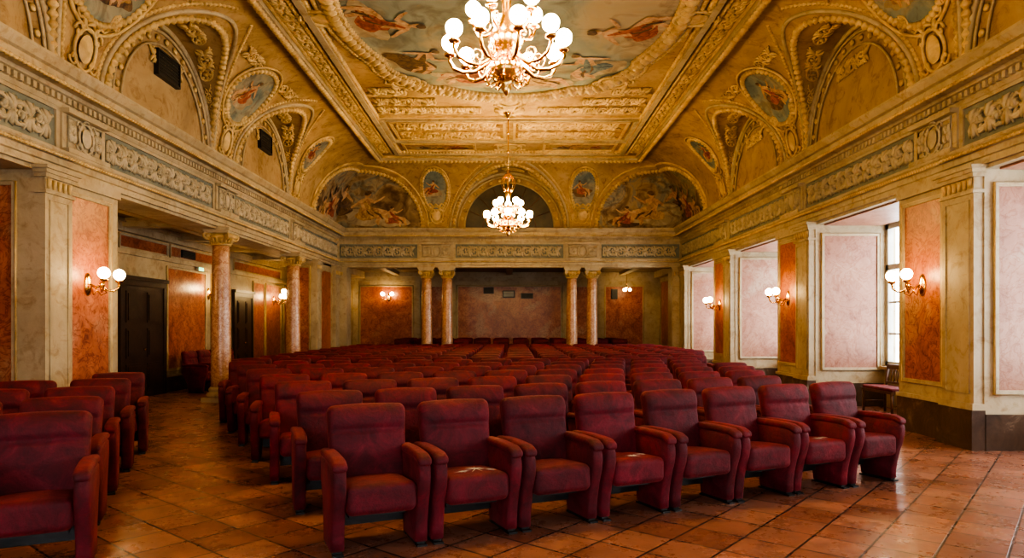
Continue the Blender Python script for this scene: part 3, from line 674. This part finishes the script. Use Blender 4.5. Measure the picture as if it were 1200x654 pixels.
# ------------------------------------------------------------ chandelier
def chandelier_mesh():
    c=MB()
    c.lathe([(.02,0),(.16,-.01),(.17,-.04),(.08,-.09),(.04,-.16),(.015,-.2)],'brass',20)
    c.tube([(0,0,-.15),(0,0,-1.5)],.016,'brass',8)
    for z in(-.55,-1.0): c.ball((0,0,z),.035,'brass')
    c.lathe([(.016,-1.45),(.05,-1.48),(.03,-1.54),(.09,-1.6),(.10,-1.64),(.05,-1.72),(.03,-1.85),(.055,-1.95),(.09,-2.05),(.05,-2.15),(.04,-2.3),(.07,-2.4),(.15,-2.5),(.17,-2.58),(.12,-2.66),(.06,-2.7),(.10,-2.76),(.16,-2.82),(.14,-2.9),(.07,-2.96),(.04,-3.0),(.05,-3.03),(.02,-3.08),(.005,-3.1)],'brass',24)
    for k in range(8):
        a=2*pi*k/8; pts=[]
        for i in range(14):
            t=i/13; r=.05+.10*math.sin(pi*t)+.03*t; pts.append((r*math.cos(a),r*math.sin(a),-1.55-.45*t))
        c.tube(pts,.011,'brass',5)
    def arm(a,path,rad,R):
        c.tube([(r*math.cos(a),r*math.sin(a),z) for r,z in path],rad,'brass',6)
        r,z=path[-1]
        c.lathe([(.015,0),(.05,.012),(.058,.03),(.03,.045),(.035,.07)],'brass',12,(r*math.cos(a),r*math.sin(a),z-.01))
        c.lathe([(max(R*math.sin(pi*i/10),.002),-R*math.cos(pi*i/10)) for i in range(11)],'globe_glow',14,(r*math.cos(a),r*math.sin(a),z+.055+R*.95))
        pts=[]
        for i in range(14):
            t=i/13; rr=.075*(1-t)+.01; th=-pi/2+t*3*pi; pts.append(((path[2][0]+rr*math.cos(th))*math.cos(a),(path[2][0]+rr*math.cos(th))*math.sin(a),path[2][1]+.085+rr*math.sin(th)))
        c.tube(pts,.010,'brass',5)
    for k in range(10):
        arm(2*pi*(k+.5)/10,[(.08,-2.62),(.17,-2.78),(.30,-2.86),(.42,-2.86),(.51,-2.82),(.55,-2.75),(.55,-2.70)],.018,.08)
    for k in range(5):
        arm(2*pi*(k+.25)/5,[(.05,-2.35),(.12,-2.48),(.2,-2.52),(.27,-2.50),(.31,-2.44),(.32,-2.38)],.016,.076)
    for k in range(10):
        a=2*pi*k/10; pts=[(.15*math.cos(a),.15*math.sin(a),-2.88),(.2*math.cos(a),.2*math.sin(a),-2.95),(.16*math.cos(a),.16*math.sin(a),-3.0),(.09*math.cos(a),.09*math.sin(a),-2.97)]
        c.tube(pts,.009,'brass',5); c.ball((.2*math.cos(a),.2*math.sin(a),-2.97),.014,'brass',6,5)
    return c.build('chandelier',recalc=True)
ch=chandelier_mesh(); ch.location=(-.03,16.85,ZC-.04)
inst(ch,'chandelier',(-.03,6.55,ZC-.04),.2)
# ------------------------------------------------------------ sconces
def sconce_mesh():
    c=MB()
    n=20; vs=[]
    rings=[(.075,.16,0),(.075,.16,-.015),(.05,.12,-.03),(.02,.04,-.045)]
    for rx,rz,y in rings:
        for k in range(n): vs.append((rx*math.cos(2*pi*k/n),y,rz*math.sin(2*pi*k/n)-.05))
    fs=[(i*n+k,i*n+(k+1)%n,(i+1)*n+(k+1)%n,(i+1)*n+k) for i in range(3) for k in range(n)]+[tuple(range(n)),tuple(3*n+k for k in range(n))]
    c.add(vs,fs,'brass',True)
    c.tube([(0,-.03,-.05),(0,-.12,-.09),(0,-.2,-.06)],.018,'brass',8)
    c.ball((0,-.2,-.06),.038,'brass'); c.lathe([(.03,-.03),(.02,-.06),(.006,-.11)],'brass',10,(0,-.2,-.06))
    for sx in(-1,1):
        pts=[(0,-.2,-.06),(sx*.06,-.24,-.13),(sx*.13,-.29,-.14),(sx*.18,-.33,-.09),(sx*.185,-.34,-.02)]
        c.tube(pts,.014,'brass',6)
        c.tube([(sx*.02,-.05,-.05),(sx*.09,-.14,-.2),(sx*.12,-.2,-.16),(sx*.08,-.17,-.1)],.010,'brass',5)
        c.lathe([(.012,-.03),(.045,-.01),(.05,.01),(.03,.03)],'brass',12,(sx*.185,-.34,0))
        c.lathe([(max(.078*math.sin(pi*i/10),.002),-.078*math.cos(pi*i/10)) for i in range(11)],'sconce_glow',14,(sx*.185,-.34,.095))
    return c.build('wall_sconce')
sm=sconce_mesh(); ZS=2.18
sm.location=(-W+.014,9.52,ZS); sm.rotation_euler=(0,0,pi/2)
def sconce(x,y,rz,z=ZS): inst(sm,'wall_sconce',(x,y,z),rz)
sconce(-W+.014,4.9,pi/2)
for c in rp[1:-1]: sconce(W-.014,c+.36,-pi/2)
sconce(XA+.014,23.1,pi/2,2.45); sconce(XA+.014,12.1,pi/2,2.3); sconce(XA+.014,18.1,pi/2,2.45)
sconce(-4.95,YB-.014,0,2.75); sconce(-7.1,YB-.014,0,2.6)
p=MB(); p.lathe([(.06,0),(.05,-.03),(.012,-.06)],'brass',12); p.tube([(0,0,-.04),(0,0,-.62)],.008,'brass',6); p.lathe([(.01,-.6),(.05,-.62),(.055,-.66),(.03,-.68)],'brass',12)
for k in range(3):
    a=2*pi*k/3; p.tube([(0,0,-.66),(.1*math.cos(a),.1*math.sin(a),-.74),(.13*math.cos(a),.13*math.sin(a),-.7)],.008,'brass',5)
    p.lathe([(max(.06*math.sin(pi*i/8),.002),-.06*math.cos(pi*i/8)) for i in range(9)],'sconce_glow',12,(.13*math.cos(a),.13*math.sin(a),-.76+.0))
po=p.build('pendant_lamp'); po.location=(4.65,27.1,3.75)
inst(po,'pendant_lamp',(-7.1,21.9,3.64),0,1.3)
# ------------------------------------------------------------ chairs
def rbox(mb,hx,hy,hz,r,mat,fn=None,nx=4,ny=2,nz=4):
    def ax(h,n):
        i=h-r; L_=[-i-r*math.tan(a) for a in(math.radians(45),math.radians(30),math.radians(15))]
        L_+=[-i+2*i*k/n for k in range(n+1)]; L_+=[i+r*math.tan(math.radians(a)) for a in(15,30,45)]
        return L_
    A=[ax(hx,nx),ax(hy,ny),ax(hz,nz)]; H=(hx,hy,hz)
    vid={}; vs=[]; fs=[]
    def vert(p):
        k=tuple(round(c,5) for c in p)
        if k in vid: return vid[k]
        q=[max(-(h-r),min(h-r,c)) for c,h in zip(p,H)]
        d=Vector([c-e for c,e in zip(p,q)]); d=d.normalized()*r
        o=Vector(q)+d
        if fn: o=Vector(fn(o.x,o.y,o.z))
        vid[k]=len(vs); vs.append(o); return vid[k]
    for ax_ in range(3):
        b,c=[k for k in range(3) if k!=ax_]
        for sg in(-1,1):
            for i in range(len(A[b])-1):
                for j in range(len(A[c])-1):
                    f=[]
                    for (ii,jj) in((i,j),(i+1,j),(i+1,j+1),(i,j+1)):
                        p=[0,0,0]; p[ax_]=sg*H[ax_]; p[b]=A[b][ii]; p[c]=A[c][jj]; f.append(vert(p))
                    fs.append(f)
    mb.add(vs,fs,mat,True)
def chair_mesh(tear=0):
    c=MB()
    rec=math.radians(11)
    def fb(x,y,z):
        u=x/.285; v=z/.30
        if y<0:
            y-= .030*max(0,(1-u*u))*max(0,(1-v*v))
            s=math.exp(-((z-.11)/.014)**2); y+=.030*s*max(0,1-u**6)
            y-= .016*math.exp(-((z-.19)/.06)**2)
            y+= .006*math.sin(x*70)*math.exp(-((z-.085)/.05)**2)*max(0,1-u*u)
        z+= .012*(1-u*u) if z>.2 else 0
        x*= 1+.03*v
        yy=y*math.cos(rec)+z*math.sin(rec); zz=-y*math.sin(rec)+z*math.cos(rec)
        return (x,yy+.20,zz+.665)
    rbox(c,.285,.06,.295,.05,'red_velvet',fb,14,2,24)
    def fs_(x,y,z):
        u=x/.245; v=y/.26
        if z>0: z+=.024*max(0,1-u*u)*max(0,1-v*v)
        z+= -.02*v
        return (x,y-.06,z+.355)
    rbox(c,.243,.265,.103,.05,'red_velvet',fs_,8,8,3)
    c.box(-.2,.2,-.16,.14,.225,.27,'black_metal'); c.box(-.235,.235,.05,.12,.12,.25,'black_metal')
    prof=[(.24,.60),(.10,.615),(-.10,.625),(-.26,.625),(-.315,.605),(-.34,.56),(-.345,.50),(-.33,.42),(-.295,.32),(-.265,.2),(-.25,.1),(-.245,.03),(.10,.03),(.13,.2),(.2,.36),(.26,.46)]
    for sx in(-1,1):
        x0=sx*.29; hw=.045
        n=len(prof); vs=[]
        cy=sum(p[0] for p in prof)/n; cz_=sum(p[1] for p in prof)/n
        for (ox,k) in((-hw,.93),(-hw*.72,.985),(-hw*.3,1.0),(hw*.3,1.0),(hw*.72,.985),(hw,.93)):
            for (y,z) in prof: vs.append((x0+ox,cy+(y-cy)*k,cz_+(z-cz_)*k if z>.06 else z))
        ff=[(i*n+k,i*n+(k+1)%n,(i+1)*n+(k+1)%n,(i+1)*n+k) for i in range(5) for k in range(n)]+[tuple(range(n)),tuple(5*n+k for k in range(n))]
        c.add(vs,ff,'red_velvet',True)
        def fa(x,y,z):
            z2=z+.012*(1-(y/.3)**2)-.0
            if y<-.22: z2-= (abs(y)-.22)*.35
            return (x+x0,y-.055,z2+.625)
        rbox(c,.052,.295,.03,.028,'red_velvet',fa,2,10,1)
        c.box(x0-.03,x0+.03,-.235,.09,0,.032,'black_metal')
        c.box(x0-.035,x0+.035,-.27,-.20,0,.014,'black_metal'); c.box(x0-.035,x0+.035,.06,.12,0,.014,'black_metal')
    if tear:
        R=random.Random(tear+3)
        for (cx,cy,s) in ([(.03,-.16,.085),(-.09,-.21,.04),(.13,-.22,.04)] if tear==1 else [(-.02,-.22,.05),(.1,-.18,.035)]):
            n=22; ring=[]
            for i in range(n):
                a=2*pi*i/n; r=s*(1.2 if i%2 else .25)*R.uniform(.5,1.3); ring.append((max(-.2,min(.2,cx+r*1.3*math.cos(a))),max(-.27,cy+r*.9*math.sin(a))))
            def top(x,y):
                u=x/.245; v=(y+.06)/.26; return .355+.103+.024*max(0,1-u*u)*max(0,1-v*v)-.02*v+.006
            c.add([(x,y,top(x,y)) for x,y in ring]+[(cx,cy,top(cx,cy)+.004)],[(i,(i+1)%n,n) for i in range(n)],'torn_stuffing')
    return c.build('theater_chair')
base_ch=chair_mesh(0); tear1=chair_mesh(1); tear2=chair_mesh(2)
used={0:False,1:False,2:False}
src={0:base_ch,1:tear1,2:tear2}
def chair(xb,yb,th,z=0,kind=0):
    j=math.radians(random.uniform(-1.5,1.5)); th2=th+j
    x=xb+.26*math.sin(th); y=yb-.26*math.cos(th)
    if not used[kind]:
        used[kind]=True; o=src[kind]; o.location=(x,y,z); o.rotation_euler=(0,0,th2); return o
    return inst(src[kind],'theater_chair',(x,y,z),th2)
random.seed(3)
for k in range(17):
    xl=max(-1.09-.55*k,-4.65); yl=5.16+1.05*k
    if k>=9: xl=-4.65
    xr=[3.37,3.1,3.0,3.1,3.2,3.3,3.4,3.5,3.7,3.9,4.1,4.2,4.3,4.3,4.3,4.3,4.3][k]; yr=7.16+.93*k
    if k>12: yr=yl+.3
    dist=math.hypot(xr-xl,yr-yl); n=int(round(dist/.70))+1; th=math.atan2(yr-yl,xr-xl)
    for i in range(n):
        s=i*.70/dist if k else i/(n-1)
        chair(xl+(xr-xl)*s,yl+(yr-yl)*s,th,0,{(0,1):1,(0,3):2,(0,6):2}.get((k,i),0))
for j,y in enumerate((24.9,25.9,26.9)):
    for i in range(12): chair(-3.9+i*.72,y,0,.122)
TH=math.radians(25)
for r,(x,y) in enumerate(((-3.18,4.66),(-3.70,5.65),(-4.14,6.6),(-4.55,7.6),(-4.92,8.6))):
    for i in range(3 if r<2 else (2 if r<4 else 1)):
        chair(x-i*.7*math.cos(TH),y-i*.7*math.sin(TH),TH)
for i in range(4): chair(XA+.42,16.1+i*.72,pi/2)
# ------------------------------------------------------------ window bench
b=MB()
b.box(-.5,.5,-.22,.22,.40,.44,'brown_wood'); rbox(b,.48,.21,.03,.028,'red_velvet',lambda x,y,z:(x,y,z+.465),6,4,1)
for sx in(-1,1):
    b.tube([(sx*.46,-.19,0),(sx*.46,-.19,.42)],[.02,.028],'brown_wood',8); b.tube([(sx*.46,.2,0),(sx*.46,.2,.42),(sx*.46,.26,.85)],[.02,.026,.02],'brown_wood',8)
    b.tube([(sx*.46,-.19,.2),(sx*.46,.2,.2)],.014,'brown_wood',6)
b.box(-.47,.47,.235,.265,.78,.86,'brown_wood'); b.box(-.47,.47,.205,.23,.52,.56,'brown_wood')
for i in range(9): b.tube([(-.4+i*.1,.215,.54),(-.4+i*.1,.25,.8)],.009,'brown_wood',5)
bo=b.build('wooden_bench'); bo.location=(6.6,11.9,0); bo.rotation_euler=(0,0,-pi/2)
# ------------------------------------------------------------ world, camera
w=bpy.data.worlds.new('World'); sc.world=w; w.use_nodes=True
bg=w.node_tree.nodes['Background']; bg.inputs[0].default_value=(.86,.93,1,1); bg.inputs[1].default_value=7.0
cam=bpy.data.cameras.new('camera'); cam.sensor_width=36; cam.lens=24; cam.shift_x=.0025; cam.shift_y=55/1200
co=bpy.data.objects.new('camera',cam); sc.collection.objects.link(co); co.location=(0,0,1.55); co.rotation_euler=(pi/2,0,0); sc.camera=co
try:
    sc.view_settings.view_transform='AgX'; sc.view_settings.look='AgX - High Contrast'; sc.view_settings.exposure=.8
except Exception as ex_: print(ex_)
print('objects',len(bpy.data.objects))
